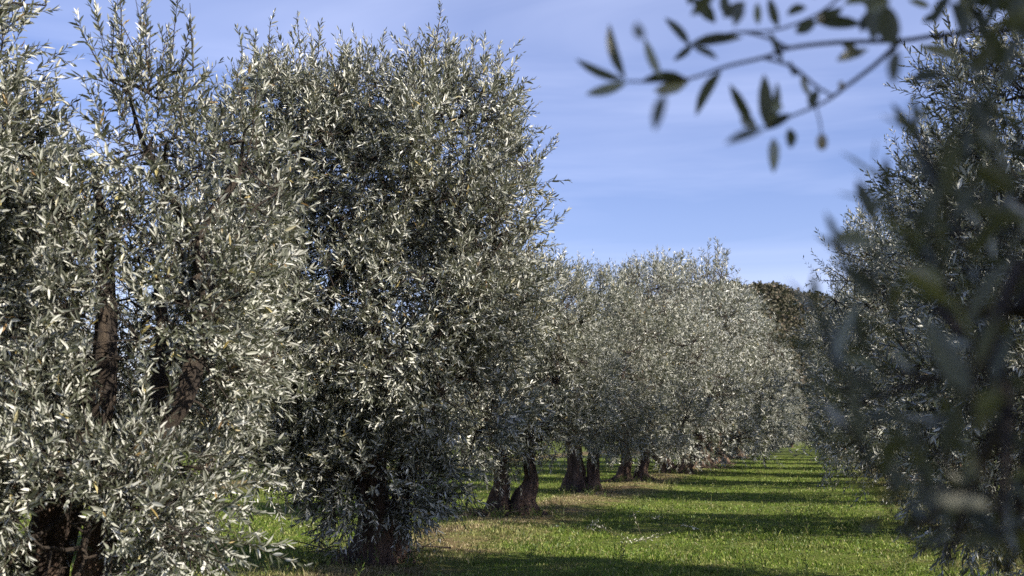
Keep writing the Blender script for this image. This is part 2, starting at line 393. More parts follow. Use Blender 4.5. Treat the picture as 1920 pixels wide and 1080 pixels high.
def build_tree(base, stems, limbs, lobes, nshoots, seed, lod=0, leaf=.062, m=22, shoot=(.22, .42), natt=420, wisps=(), rz=0, flare=1.0, leafmat=None, void=-.45, tw_r=.0022, fruits=0, clus=17, crad=.24, vs=2.6, zmin=.3, holes=(), wfac=.108, gz=None):
    rng = np.random.default_rng(seed)
    root = empty('olive_tree', (base[0], base[1], (float(ground_z(*base)) - .03) if gz is None else gz), rz)
    # trunk(s)
    seeds = []
    for st in stems:
        st = [np.array(p, float) for p in st]
        V, F, C = loft(st, rng, flare=flare, gnarl=.15)
        obj('trunk', mesh_np('trunk', V, F, BARK), root)
        seeds += [c[:3] for c in C[-6::3]]
    parts = []
    for st in limbs:
        st = [tuple(p) for p in st]; st[-1] = (*st[-1][:3], st[-1][3] * .35)
        V, F, C = loft(st, rng, seg=14, k=7, gnarl=.08)
        parts.append((V, F)); seeds += [c[:3] for c in C[len(C) // 3::3]]
    att, _ = sample_crown(lobes, natt, rng, shell=.15, void=-.9)
    if len(wisps):
        WB, WD, WL = [], [], []
        for (x, y, z, dx, dy, dz, length, cnt, spr) in wisps:
            for i in range(cnt):
                WB.append(np.array([x, y, z]) + rng.normal(0, spr, 3)); WD.append(np.array([dx, dy, dz]) + rng.normal(0, .16, 3)); WL.append(length * rng.uniform(.6, 1.1))
        WB = np.array(WB); WD = unit(np.array(WD)); WL = np.array(WL)
        att = np.vstack([att, WB])
    P, par = skeleton(att, seeds)
    n0 = len(seeds); nn = len(P)
    wt = np.ones(nn)
    for i in range(nn - 1, n0 - 1, -1): wt[par[i]] += wt[i]
    rad = .0045 * wt ** .46
    idx = np.arange(n0, nn); pr = par[idx]
    mid = (P[idx] + P[pr]) / 2 + rng.normal(0, .05, (len(idx), 3)) * np.linalg.norm(P[idx] - P[pr], axis=1)[:, None]
    rs = np.minimum(rad[pr], rad[idx] * 1.5); rm = rad[idx] * 1.15
    parts.append(tubes(P[pr], mid, rs, rm, 6)); parts.append(tubes(mid, P[idx], rm, rad[idx], 6))
    # shoots
    B, U = sample_crown(lobes, nshoots, rng, void=void, vs=vs)
    nc = max(40, int(nshoots / clus)); CC, CU = sample_crown(lobes, nc, rng, shell=.62, void=void + .15, vs=vs)
    pick = rng.integers(0, nc, nshoots); sel = rng.random(nshoots) < .68
    csz = rng.uniform(.6, 1.3, nc)[:, None] * crad
    off = unit(rng.normal(0, 1, (nshoots, 3))) * rng.random((nshoots, 1)) ** .5 * csz[pick]
    B[sel] = (CC[pick] + off + CU[pick] * .05)[sel]; U[sel] = unit(CU[pick] + 1.1 * off / crad)[sel]
    B[:, 2] = np.where(B[:, 2] < zmin, zmin + rng.random(len(B)) * .25, B[:, 2])
    up = np.array([[0, 0, 1.]])
    D = U * .8 + up * (.25 + .75 * np.clip(U[:, 2:3], -.35, 1)) + rng.normal(0, .38, (len(B), 3))
    low = np.clip(1.2 - B[:, 2:3], 0, 1); D = D - up * low * .9
    D = unit(D); SL = rng.uniform(*shoot, len(B))
    if len(holes):
        ok = np.ones(len(B), bool)
        for (hx_, hz_, rx_, rz_, yb_) in holes:
            for q in (B, B + D * SL[:, None] * .5, B + D * SL[:, None]):
                ok &= ~((np.abs(q[:, 0] - hx_ - q[:, 1] * base[0] / base[1]) < rx_) & (np.abs(q[:, 2] - hz_) < rz_) & (q[:, 1] < yb_))
        B, U, D, SL = B[ok], U[ok], D[ok], SL[ok]
    if len(wisps):
        # long shoots get two sections of leaves
        B = np.vstack([B, WB, WB + WD * WL[:, None] * .5]); D = np.vstack([D, WD, WD]); SL = np.concatenate([SL, WL * .55, WL * .55])
        parts.append(tubes(WB, WB + WD * WL[:, None] * .95, np.full(len(WB), .005), np.full(len(WB), .0015), 4))
    Vl, Fl, pos, nl = shoots_to_leaves(B, D, SL, m, leaf, rng, lod, wfac=wfac)
    if lod == 0:
        q = pos[:, ::5]; k = q.shape[1]
        a = np.concatenate([B[:, None], q[:, :-1]], 1).reshape(-1, 3); b = q.reshape(-1, 3)
        parts.append(tubes(a, b, np.full(len(a), tw_r), np.full(len(a), tw_r * .8), 3))
        # join each shoot to the nearest branch node
        kk = rng.permutation(len(B))[:int(len(B) * .8)]
        dst = np.array([np.argmin(((P - B[i]) ** 2).sum(1)) for i in kk])
        parts.append(tubes(P[dst], B[kk], np.full(len(kk), tw_r * 1.6), np.full(len(kk), tw_r), 3))
    else:
        kk = rng.permutation(len(B))[:int(len(B) * .35)]
        dst = np.array([np.argmin(((P - B[i]) ** 2).sum(1)) for i in kk])
        parts.append(tubes(P[dst], B[kk], np.full(len(kk), tw_r * 2.2), np.full(len(kk), tw_r), 3))
    V, F = join(parts)
    obj('branches', mesh_np('branches', V, F, TWIG), root)
    obj('foliage', mesh_np('foliage', Vl, Fl, leafmat or LEAF, smooth=False), root)
    return root, Vl

GROUP = 'olive trees planted in rows'

# ---- the tree at the left edge (nearest), 328 photo pixels per metre
bL = (-2.50, 6.5)
stems = [[(-.10, 0, -.05, .17), (-.12, .0, .4, .155), (-.06, .02, .9, .14), (-.02, .05, 1.3, .13)],
         [(.12, .08, -.05, .13), (.14, .06, .4, .12), (.20, .05, .8, .10), (.30, .05, 1.15, .085)]]
limbs = [[(-.04, .05, 1.0, .13), (.10, .0, 1.3, .10), (.19, -.08, 1.5, .075), (.20, -.08, 1.8, .065), (.12, .05, 2.4, .042), (.05, 0, 2.8, .02)],
         [(-.02, .05, 1.2, .10), (-.28, .1, 1.5, .075), (-.55, .1, 1.9, .06), (-.85, 0, 2.5, .04), (-.92, 0, 3.2, .02)],
         [(.30, .05, 1.0, .085), (.50, -.05, 1.25, .07), (.68, -.10, 1.52, .058), (.72, .08, 2.0, .045), (.64, .15, 2.4, .034), (.85, .15, 2.75, .02), (.92, .05, 3.0, .015)],
         [(.25, .05, .95, .07), (.40, .1, 1.3, .055), (.46, .15, 1.7, .045), (.35, .3, 2.3, .03)],
         [(.66, .12, 2.38, .025), (.35, .12, 2.85, .018), (.22, 0, 3.3, .014)],
         [(.66, 0, 2.1, .035), (.80, .15, 2.3, .022), (.95, .25, 2.6, .012)]]
lobesL = [(-.85, .0, 2.5, .62, .8, .75, 1.2), (-.92, .0, 3.4, .48, .6, .65, 1.1), (-.65, -.2, 1.7, .65, .75, .6, 1.0),
          (.15, .2, 2.05, .75, .8, .55, 1.0), (.62, .1, 1.9, .50, .7, .65, 1.0), (.10, -.45, 1.05, .72, .5, .45, 1.0), (.1, -.6, .6, .7, .35, .35, 1.2),
          (.62, -.35, .75, .45, .5, .42, 1.0), (-.65, -.5, .85, .6, .45, .5, 1.0), (-.55, -.6, .5, .5, .35, .4, .7), (.32, .05, 2.95, .30, .4, .45, .35), (.78, .2, 2.7, .42, .5, .45, .9), (.42, .1, 2.85, .32, .4, .40, .6)]
holesL = [(.20, 1.62, .09, .26, .0), (.66, 1.46, .10, .18, .0), (.44, 1.5, .05, .15, .1), (-.04, .55, .12, .36, .0), (.12, .45, .07, .30, .0)]
wispL = [(.28, 0, 3.35, -.25, 0, .9, .55, 7, .10), (.50, 0, 3.3, .05, 0, 1, .5, 7, .12), (-.40, 0, 3.1, .5, 0, .6, .28, 5, .12),
         (-.35, 0, 2.75, .8, 0, .35, .25, 5, .12), (.95, .05, 3.0, .0, 0, 1, .5, 4, .10), (-.62, 0, 3.8, .0, 0, 1, .4, 10, .15)]
tL, _ = build_tree(bL, stems, limbs, lobesL, 5600, 11, 0, .058, 24, (.20, .36), 480, wispL, void=-.35, holes=holesL)
tag(tL, 'nearest olive tree at the left edge, bare brown limbs showing through its crown', 'olive tree', GROUP)

# ---- tree A, crown fills the left middle, 199 photo pixels per metre
xa, ya = on_ground(705, 1064)
stems = [[(0, 0, -.05, .26), (.02, 0, .3, .19), (-.05, 0, .8, .16), (-.08, .02, 1.2, .15)],
         [(.20, .08, -.05, .13), (.20, .05, .35, .12), (.24, .1, .8, .10), (.32, .15, 1.25, .08)]]
limbs = [[(-.08, .02, 1.15, .13), (-.3, .1, 1.6, .10), (-.65, .05, 2.1, .08), (-1.0, 0, 2.6, .055), (-1.15, 0, 3.2, .035)],
         [(-.08, .02, 1.15, .11), (.02, -.1, 1.8, .09), (-.1, 0, 2.5, .07), (.05, 0, 3.2, .05), (-.05, .1, 4.0, .025)],
         [(.32, .15, 1.2, .08), (.6, .1, 1.8, .065), (.8, 0, 2.5, .05), (.95, 0, 3.3, .03)],
         [(-.65, .05, 2.1, .06), (-.45, -.1, 2.55, .045), (-.35, 0, 3.1, .03)]]
lobesA = [(0, 0, 2.3, 1.25, 1.2, 1.0, 1.0), (-.55, 0, 3.55, .85, .95, .85, 1.0), (.45, 0, 3.65, .85, .95, .95, 1.0), (.85, .0, 2.8, .65, .9, .9, 1.0),
          (-.95, .0, 2.7, .75, .9, .8, 1.0), (.15, .1, 4.35, .75, .7, .50, .8), (-.75, -.1, 1.5, .75, .8, .65, 1.0), (.55, -.1, 1.55, .75, .8, .65, 1.0),
          (.0, -.3, .80, .6, .45, .45, 2.6), (-.7, -.3, 1.0, .5, .5, .45, .8), (-1.25, .1, 1.95, .8, .8, .8, 1.0), (-1.25, .1, 3.2, .6, .7, .75, .9), (-1.3, 0, 2.6, .7, .7, .5, .8), (.95, .1, 3.75, .40, .5, .6, .6), (-1.05, 0, 4.05, .62, .7, .62, 1.0), (.65, 0, 4.3, .55, .6, .48, .9), (-.45, 0, 4.45, .6, .6, .42, .8)]
wispA = [(-1.15, 0, 4.55, -.05, 0, 1, .5, 13, .20), (-.8, 0, 4.6, -.1, 0, 1, .45, 12, .18), (.75, 0, 4.65, .1, 0, 1, .5, 14, .2), (-.35, 0, 4.5, .1, 0, 1, .55, 9, .15), (.15, 0, 4.6, .1, 0, 1, .5, 8, .15), (.5, 0, 4.6, .15, 0, 1, .5, 10, .15),
         (.9, 0, 4.4, .25, 0, 1, .45, 10, .15), (1.2, 0, 3.6, .6, 0, .7, .42, 9, .2), (1.3, 0, 3.1, .9, 0, .3, .42, 5, .10), (1.2, 0, 2.5, .7, 0, .7, .35, 8, .2)]
tA, _ = build_tree((xa, ya), stems, limbs, lobesA, 10500, 23, 0, .064, 22, (.20, .38), 620, wispA, void=-.3, flare=1.3, zmin=.47)
tag(tA, 'tallest broad silvery olive tree left of centre, skirt of leaves hiding its flared foot', 'olive tree', GROUP)

# ---- tree B with two dark separate stems
xb, yb = on_ground(962, 968)
stems = [[(-.22, 0, -.05, .17), (-.19, 0, .25, .145), (-.16, 0, .6, .13), (-.24, .02, 1.0, .12), (-.35, .02, 1.4, .10)],
         [(.14, .05, -.05, .20), (.15, .05, .25, .19), (.26, .05, .55, .13), (.24, .05, .9, .115), (.36, .08, 1.35, .10)]]
limbs = [[(-.35, .02, 1.35, .09), (-.6, .05, 1.9, .07), (-.8, .1, 2.6, .05), (-.9, 0, 3.2, .03)],
         [(-.35, .02, 1.35, .07), (-.2, -.1, 2.0, .055), (-.1, 0, 2.8, .03)],
         [(.36, .08, 1.3, .09), (.6, .05, 1.8, .07), (.7, .05, 2.5, .05), (.6, .1, 3.2, .03)]]
lobesB = [(0, 0, 2.0, 1.3, 1.3, .85, 1), (-.5, 0, 2.9, 1.1, 1.2, .8, 1), (.45, 0, 3.0, .9, 1.1, .7, 1), (.55, -.1, 1.4, .85, .9, .5, 1), (-.7, -.1, 1.35, .9, .9, .5, 1),
          (0, 0, 3.5, .8, .8, .4, .8), (.95, .2, 2.2, .6, .8, .7, 1), (-.1, -.3, 1.15, .6, .5, .3, .7)]
wispB = [(-.4, 0, 3.7, 0, 0, 1, .4, 6, .2), (.35, 0, 3.7, 0, 0, 1, .4, 6, .2), (.95, 0, 3.4, .2, 0, 1, .4, 8, .15)]
tB, _ = build_tree((xb, yb), stems, limbs, lobesB, 5200, 37, 1, .068, 20, (.20, .36), 420, wispB, void=-.15, vs=2.0)
tag(tB, 'olive tree on two dark separate stems rising from a heap of dry prunings', 'olive tree', GROUP)

# ---- tree C, wide buttressed foot
xc, yc = on_ground(1092, 922)
stems = [[(-.15, 0, -.05, .26), (-.14, 0, .3, .23), (-.15, 0, .8, .21), (-.2, .02, 1.3, .16)],
         [(.22, .03, -.05, .22), (.24, .03, .3, .15), (.28, .05, .8, .12), (.45, .08, 1.3, .10)]]
limbs = [[(-.2, .02, 1.2, .13), (-.5, .05, 2.0, .09), (-.7, .1, 2.9, .05)], [(.0, .02, 1.1, .12), (.1, -.1, 2.1, .08), (.1, 0, 3.2, .05)], [(.45, .08, 1.2, .10), (.8, .1, 2.0, .07), (1.0, .1, 3.0, .04)]]
lobesC = [(0, 0, 2.1, 1.6, 1.5, .9, 1), (-.6, 0, 3.3, 1.2, 1.2, .9, 1), (.65, 0, 3.3, 1.1, 1.2, .9, 1), (.9, -.1, 1.5, .9, 1.0, .6, 1), (-.8, -.1, 1.5, .9, 1.0, .6, 1), (0, 0, 4.1, .9, .9, .6, .8), (1.2, .2, 2.5, .7, .9, .8, 1),
          (.1, -.5, 1.2, .7, .5, .4, .8)]
wispC = [(-.4, 0, 4.3, 0, 0, 1, .5, 8, .25), (.4, 0, 4.4, 0, 0, 1, .5, 8, .2), (1.1, 0, 4.0, .1, 0, 1, .5, 8, .2)]
tC, _ = build_tree((xc, yc), stems, limbs, lobesC, 4600, 41, 1, .075, 18, (.22, .40), 380, wispC, void=-.12, vs=1.9)
tag(tC, 'olive tree with the widest reddish buttressed foot, right of the two-stemmed tree', 'olive tree', GROUP)

# ---- the forms the farther trees are copied from
def far_form(base, seed, n, leaf, stems, ht, rx, rz=0, m=16, low=False):
    rng = np.random.default_rng(seed); r = rng.uniform
    limbs = []
    for st in stems:
        x, y, z, q = st[-1]
        for k in range(2):
            a = r(0, 6.28); limbs.append([(x, y, z - .05, q * .85), (x + .35 * math.cos(a), y + .35 * math.sin(a), z + .6, q * .6), (x + .6 * math.cos(a), y + .6 * math.sin(a), z + 1.5, q * .35)])
    lob = [(0, 0, ht * .42, rx * .72, rx * .72, ht * .18, .8), (0, 0, ht * .60, rx * .70, rx * .70, ht * .22, .8)]
    for k in range(6):
        a = k * 1.047 + r(-.3, .3); zz = (.30 if k % 2 else .62) * ht * r(.88, 1.12)
        lob.append((math.cos(a) * rx * .62, math.sin(a) * rx * .62, zz, rx * r(.40, .56), rx * r(.40, .56), ht * r(.12, .17), 1.2))
    if low:
        for k in range(6):
            a = k * 1.047 + .5; lob.append((math.cos(a) * rx * .62, math.sin(a) * rx * .62, .95, rx * .42, rx * .42, .5, .8))
    for k in range(3):
        a = r(0, 6.28); lob.append((math.cos(a) * rx * .35, math.sin(a) * rx * .35, ht * .83, rx * .42, rx * .42, ht * .13, .8))
    wis = [(r(-.5, .5) * rx, r(-.5, .5) * rx, ht * r(.84, .93), r(-.1, .1), 0, 1, .6, 7, .16) for _ in range(6)]
    t, _ = build_tree(base, stems, limbs, lob, n, seed, 1, leaf, m, (.25, .45), 260, wis, rz, 1.0, None, -.08, .004, wfac=.12, vs=1.7)
    return t

S_two = [[(-.28, 0, -.05, .24), (-.24, 0, .22, .17), (-.18, .03, .55, .145), (-.26, .02, .95, .13), (-.36, 0, 1.4, .11)], [(.26, .05, -.05, .21), (.22, .05, .25, .16), (.30, .05, .6, .125), (.26, .08, .95, .12), (.42, .05, 1.4, .09)]]
S_lean = [[(-.15, 0, -.05, .22), (-.28, 0, .3, .17), (-.55, 0, .65, .13), (-.60, 0, 1.3, .11)], [(.12, .05, -.05, .26), (.22, .05, .25, .20), (.48, .05, .6, .14), (.60, .05, .9, .12), (.55, .05, 1.3, .10)]]
S_one = [[(0, 0, -.05, .30), (.04, 0, .25, .22), (-.06, 0, .6, .17), (.02, 0, 1.0, .16), (.05, 0, 1.4, .13)]]

def copy_tree(src, loc, rz, s, label):
    c = src.copy(); col.objects.link(c)
    c.location = (loc[0], loc[1], float(ground_z(*loc)) - .03); c.rotation_euler = (0, 0, rz); c.scale = (s, s, s)
    for ch in src.children:
        d = ch.copy(); col.objects.link(d); d.parent = c
    tag(c, label, 'olive tree', GROUP)
    return c

def place(src, loc, rz, s, label):
    src.location = (loc[0], loc[1], float(ground_z(*loc)) - .03); src.rotation_euler = (0, 0, rz); src.scale = (s, s, s)
    tag(src, label, 'olive tree', GROUP); return src

fD = far_form((0, 0), 51, 4200, .082, S_two, 5.4, 2.0)
fE = far_form((0, 0), 52, 4200, .085, S_lean, 5.6, 2.1, low=True)
fF = far_form((0, 0), 53, 3600, .100, S_one, 5.2, 2.0, low=True)
place(fD, on_ground(1188, 903), 0, 1.06, 'fifth olive tree of the left row, on two brown stems side by side')
place(fE, on_ground(1268, 889), 0, 1.2, 'sixth olive tree of the left row, on dark stems leaning apart')
place(fF, on_ground(1312, 878), 1.0, 1.46, 'seventh olive tree of the left row, short reddish foot in bare soil')
far_left = [(1343, 870, 2.1, 1.42, fD, 'eighth olive tree of the left row, top rising above the hill'),
            (1382, 860, 3.9, 1.25, fF, 'ninth olive tree of the left row, pale brown trunk in the sun'),
            (1408, 852, .6, 1.1, fE, 'tenth olive tree of the left row, with the hill starting behind it'),
            (1430, 846, 5.0, 1.05, fF, 'eleventh olive tree of the left row, in front of the hill slope'),
            (1446, 841, 2.7, 1.0, fD, 'twelfth olive tree of the left row, low pale crown before the hill'),
            (1460, 837, 1.5, 1.0, fF, 'thirteenth olive tree of the left row, near its far end'),
            (1470, 833.5, 4.4, 1.0, fE, 'last olive tree one can tell apart in the left row')]
for px, py, rz, s, src, lab in far_left: copy_tree(src, on_ground(px, py), rz, s, lab)

# ---- right row
def row_pt(s, t): return (RN[0] * s + RD[0] * t, RN[1] * s + RD[1] * t)
bR1 = row_pt(2.55, 8.8)
stems = [[(0, 0, -.05, .22), (.02, 0, .4, .19), (-.05, 0, .9, .17), (-.05, .02, 1.3, .15)]]
limbs = [[(-.05, .02, 1.25, .13), (-.45, .1, 1.8, .09), (-.8, .05, 2.5, .055), (-.9, 0, 3.2, .03)], [(-.05, .02, 1.25, .12), (.3, -.1, 2.0, .09), (.5, 0, 3.2, .05)], [(0, 0, 1.2, .1), (-.4, -.4, 1.6, .07), (-.9, -.6, 1.9, .04)]]
lobesR = [(0, 0, 2.3, 1.5, 1.4, .95, 1), (-.5, 0, 3.4, 1.0, 1.1, .85, 1), (.5, 0, 3.7, 1.0, 1.1, .9, 1), (-1.1, .0, 2.5, .7, .9, .75, 1), (-1.15, -.1, 1.5, .75, .9, .65, 1), (-.6, -.6, 1.2, .8, .7, .6, 1),
          (0, 0, 4.5, .75, .7, .55, .9), (.9, 0, 2.0, .9, 1, 1, 1), (-1.2, -.1, .85, .6, .7, .5, .8), (-.3, -.8, .7, .8, .5, .5, 1), (-1.0, -.6, .5, .7, .5, .35, .7), (-1.45, -.2, .85, .5, .6, .45, .9), (-1.45, 0, 1.6, .45, .6, .5, .8)]
wispR = [(-.9, 0, 3.7, -.4, 0, 1, .45, 12, .2), (-.5, 0, 4.2, -.2, 0, 1, .5, 14, .25), (-1.5, 0, 2.9, -.6, 0, .8, .4, 12, .2), (0, 0, 4.8, 0, 0, 1, .5, 12, .25)]
tR1, _ = build_tree(bR1, stems, limbs, lobesR, 6200, 61, 0, .062, 22, (.20, .38), 480, wispR)
tag(tR1, 'olive tree at the right edge, in focus behind the blurred near leaves', 'olive tree', GROUP)
fR = far_form((0, 0), 62, 4600, .070, S_two, 4.9, 2.05, m=18, low=True)
place(fR, row_pt(2.3, 15.7), .4, 1.07, 'second olive tree of the right row, shaded, its edge against the sky')
rr = [(22.2, 2.4, 2.0, 1.06, fD, 'third olive tree of the right row, dark mass beside the hill'),
      (28.6, 2.3, .9, 1.06, fE, 'fourth olive tree of the right row, its edge at the lane'),
      (35.0, 2.3, 3.1, 1.06, fF, 'fifth olive tree of the right row, small in the distance'),
      (41.6, 2.3, 5.1, 1.06, fD, 'sixth olive tree of the right row, small in the distance beside the lane'),
      (48.2, 2.3, 1.1, .95, fE, 'seventh olive tree of the right row, far along the lane'),
      (54.8, 2.3, 2.6, .95, fF, 'eighth olive tree of the right row, far along the lane'),
      (74.5, 2.3, 1.7, 1.0, fE, 'eleventh olive tree of the right row, at the dark far end of the lane'),
      (81.0, 2.2, 3.3, 1.0, fF, 'twelfth olive tree of the right row, beside the foot of the far hill'),
      (88.0, 2.0, .3, 1.0, fD, 'last olive tree of the right row, closest to the two trees closing the lane'),
      (68.0, 2.3, 5.6, .95, fF, 'tenth olive tree of the right row, far along the lane'),
      (61.4, 2.3, 4.0, .95, fD, 'ninth olive tree of the right row, near the far end of the lane')]
for t, s, rz, sc_, src, lab in rr: copy_tree(src, row_pt(s, t), rz, sc_, lab)

copy_tree(fE, row_pt(-1.7, 104), 2.2, .95, 'small pale olive tree closing the far end of the lane, left of its middle')
copy_tree(fF, row_pt(1.4, 106), 4.2, .95, 'small dark olive tree closing the far end of the lane, right of its middle')

# ---- the row behind, seen through gaps
for k, (t, rz, src, lab) in enumerate([(16, .3, fE, 'olive tree of the row behind, glimpsed between the two nearest left crowns'),
                                       (22.5, 2.0, fD, 'olive tree of the row behind, glimpsed under the tallest crown'),
                                       (29, 3.6, fF, 'olive tree of the row behind, glimpsed left of the two-stemmed tree'),
                                       (35.5, 5.0, fE, 'olive tree of the row behind, glimpsed between the two dark stems'),
                                       (42, .9, fD, 'olive tree of the row behind, glimpsed right of the two dark stems')]):
    copy_tree(src, row_pt(-12.6, t), rz, .9, lab)

# ------------------------------------------------------------------ hill with its wood
def hill_z(x, y):
    # ridge falling to the right of the lane's end
    cx, cy = 64, 330
    h = 32 * np.exp(-(((x - cx) / 62) ** 2 + ((y - cy) / 85) ** 2)) + 8 * np.exp(-(((x - 170) / 80) ** 2 + ((y - 360) / 80) ** 2))
    h += 7 * np.clip((y - 185) / 60, 0, 1) * (1 + .3 * np.sin(x / 31))
    h += .8 * np.sin(x / 9) * np.sin(y / 11)
    return h - 2.0
hx = np.linspace(-420, 360, 120); hy = np.linspace(170, 520, 90)
X, Y = np.meshgrid(hx, hy); Z = hill_z(X, Y)
ii = (np.arange(89)[:, None] * 120 + np.arange(119)[None]).ravel()
HM = bark_mat('hill_scrub', (.03, .035, .018), (.05, .05, .028), (.09, .08, .05), .2)
hill = obj('hill', mesh_np('hill', np.stack([X, Y, Z], -1).reshape(-1, 3), [np.stack([ii, ii + 1, ii + 121, ii + 120], 1)], HM)); tag(hill, kind='structure')
rng = np.random.default_rng(5)
n = 5200
cx = np.concatenate([rng.uniform(0, 170, 3000), rng.uniform(-330, 10, 2200)]); cy = np.concatenate([rng.uniform(180, 350, 3000), rng.uniform(178, 260, 2200)]); cz = hill_z(cx, cy)
cr = rng.uniform(1.6, 3.4, n)
per = 110
u = unit(rng.normal(0, 1, (n, per, 3))); u[..., 2] = np.abs(u[..., 2]) * 1.1 - .2
P = np.stack([cx, cy, cz + cr * .5], 1)[:, None] + u * cr[:, None, None] * rng.uniform(.7, 1.05, (n, per, 1))
d = unit(u + rng.normal(0, .9, (n, per, 3))).reshape(-1, 3); nn = unit(rng.normal(0, .8, (n * per, 3)) + u.reshape(-1, 3)); nn = unit(nn - (nn * d).sum(1, keepdims=True) * d)
ll = rng.uniform(.5, 1.0, n * per)
V, F = leaf_mesh_arrays(P.reshape(-1, 3), d, nn, ll, ll * .38, 1, rng)
OAK = leaf_mat('holm_oak_leaf', [(0, (.036, .038, .021)), (.5, (.07, .065, .04)), (.85, (.11, .095, .06)), (1, (.16, .12, .08))], .7, .1, (.06, .08, .02), .2)
tag(obj('woodland', mesh_np('woodland', V, F, OAK, smooth=False)), 'dark green and brown wood covering the far hill', 'woodland', kind='stuff')

# ------------------------------------------------------------------ grass
def grass():
    rng = np.random.default_rng(77)
    n = 480000
    t = rng.random(n); d = 8.2 * (60 / 8.2) ** t
    u = rng.uniform(-.62, .56, n); x = u * d + rng.normal(0, .3, n); y = d + rng.normal(0, .2, n)
    s = x * RN[0] + y * RN[1]
    tuft = .5 + .5 * np.sin(x * 2.1 + 1.3 * np.sin(y * 1.7)) * np.sin(y * 2.6 + 1.1 * np.sin(x * 1.9))
    h = rng.uniform(.010, .034, n) * (.5 + 1.1 * tuft) * (1 + (rng.random(n) > .985) * 1.6)
    wd = .0022 + .00042 * d
    z = ground_z(x, y)
    a = rng.uniform(0, 6.283, n); lean = rng.uniform(.1, .8, n) * h
    b = np.stack([x, y, z - .005], 1); side = np.stack([np.cos(a), np.sin(a), 0 * a], 1) * wd[:, None]
    la = rng.uniform(0, 6.283, n)
    ln = np.stack([np.cos(la) * lean, np.sin(la) * lean, h], 1)
    V = np.stack([b - side, b + side, b + ln * [.45, .45, .62] + side * .7, b + ln * [.45, .45, .62] - side * .7, b + ln], 1).reshape(-1, 3)
    o = np.arange(n)[:, None] * 5
    me = mesh_np('grass', V, [o + [[0, 1, 2, 3]], o + [[3, 2, 4]]], GRASS, smooth=False)
    tag(obj('grass', me), 'short green grass with straw coloured patches under the trees', 'grass', kind='stuff')
grass()

# ------------------------------------------------------------------ weeds, prunings and fallen sprigs
WEED = leaf_mat('weed_leaf', [(0, (.05, .09, .02)), (.6, (.11, .15, .04)), (1, (.22, .20, .08))], .5, .3, (.2, .26, .05))
def weeds():
    rng = np.random.default_rng(9)
    spots = []
    for _ in range(420):
        d = 9 * (38 / 9) ** rng.random(); u = rng.uniform(-.45, .42); spots.append((u * d, d))
    for px, py in [(1140, 905), (1100, 925), (1215, 905), (1330, 985), (1180, 985), (1000, 975), (1480, 890), (1530, 960), (1270, 930)]: spots += [on_ground(px, py)]
    for bx_, by_ in [(xa, ya), (xb, yb), (xc, yc), on_ground(1188, 903), on_ground(1268, 889), bR1]:
        for _ in range(26):
            an = rng.uniform(0, 6.28); q = rng.uniform(.32, .75); spots.append((bx_ + q * math.cos(an), by_ + q * math.sin(an) * .8))
    B, D, S = [], [], []
    for x, y in spots:
        k = rng.integers(3, 8); z = float(ground_z(x, y))
        for _ in range(k):
            B.append((x + rng.normal(0, .04), y + rng.normal(0, .04), z)); D.append((rng.normal(0, .45), rng.normal(0, .45), 1)); S.append(rng.uniform(.06, .20))
    B = np.array(B); D = unit(np.array(D)); S = np.array(S)
    V, F, pos, _ = shoots_to_leaves(B, D, S, 8, .035, rng, 1, wfac=.16)
    Vt, Ft = tubes(B, pos[:, -1], np.full(len(B), .0022), np.full(len(B), .001), 3)
    V, F = join([(V, F), (Vt, [Ft])])
    tag(obj('weeds', mesh_np('weeds', V, F, WEED, smooth=False)), 'low leafy weeds scattered through the grass', 'weeds', kind='stuff')
weeds()

def pruning_heap(px, py, label, n=70, spread=.35, seed=1, stuff=False):
    rng = np.random.default_rng(seed); x, y = on_ground(px, py); z = float(ground_z(x, y))
    P = np.stack([rng.normal(0, spread, n), rng.normal(0, spread * .5, n), np.abs(rng.normal(0, .035, n)) + .01], 1)
    a = rng.uniform(0, 6.28, n); D = unit(np.stack([np.cos(a), np.sin(a) * .6, rng.normal(.08, .2, n)], 1)); L = rng.uniform(.12, .5, n)[:, None]
    e1 = P + D * L * .5 + rng.normal(0, .02, (n, 3)); e2 = P + D * L + rng.normal(0, .03, (n, 3)); 
    for q in (e1, e2): q[:, 2] = np.maximum(q[:, 2], .0)
    r = rng.uniform(.003, .009, n)
    V, F = join([(lambda t: (t[0], [t[1]]))(tubes(P, e1, r, r * .8, 4)), (lambda t: (t[0], [t[1]]))(tubes(e1, e2, r * .8, r * .4, 4))])
    nm = 'twig_litter' if stuff else 'pruning_heap'
    o = obj(nm, mesh_np(nm, V, F, DEADTWIG)); o.location = (x, y, z)
    if stuff: tag(o, label, 'litter', kind='stuff')
    else: tag(o, label, 'twig heap')
pruning_heap(905, 970, 'heap of dry brown prunings at the foot of the two-stemmed olive tree', 90, .30, 1)
pruning_heap(1150, 905, 'thin scatter of dry twigs right of the widest buttressed foot', 30, .4, 2, True)
pruning_heap(660, 1045, 'dry twigs and bark litter left of the tallest tree foot', 40, .3, 3, True)
pruning_heap(1290, 880, 'reddish twig litter between the far trunks of the left row', 60, .8, 4, True)

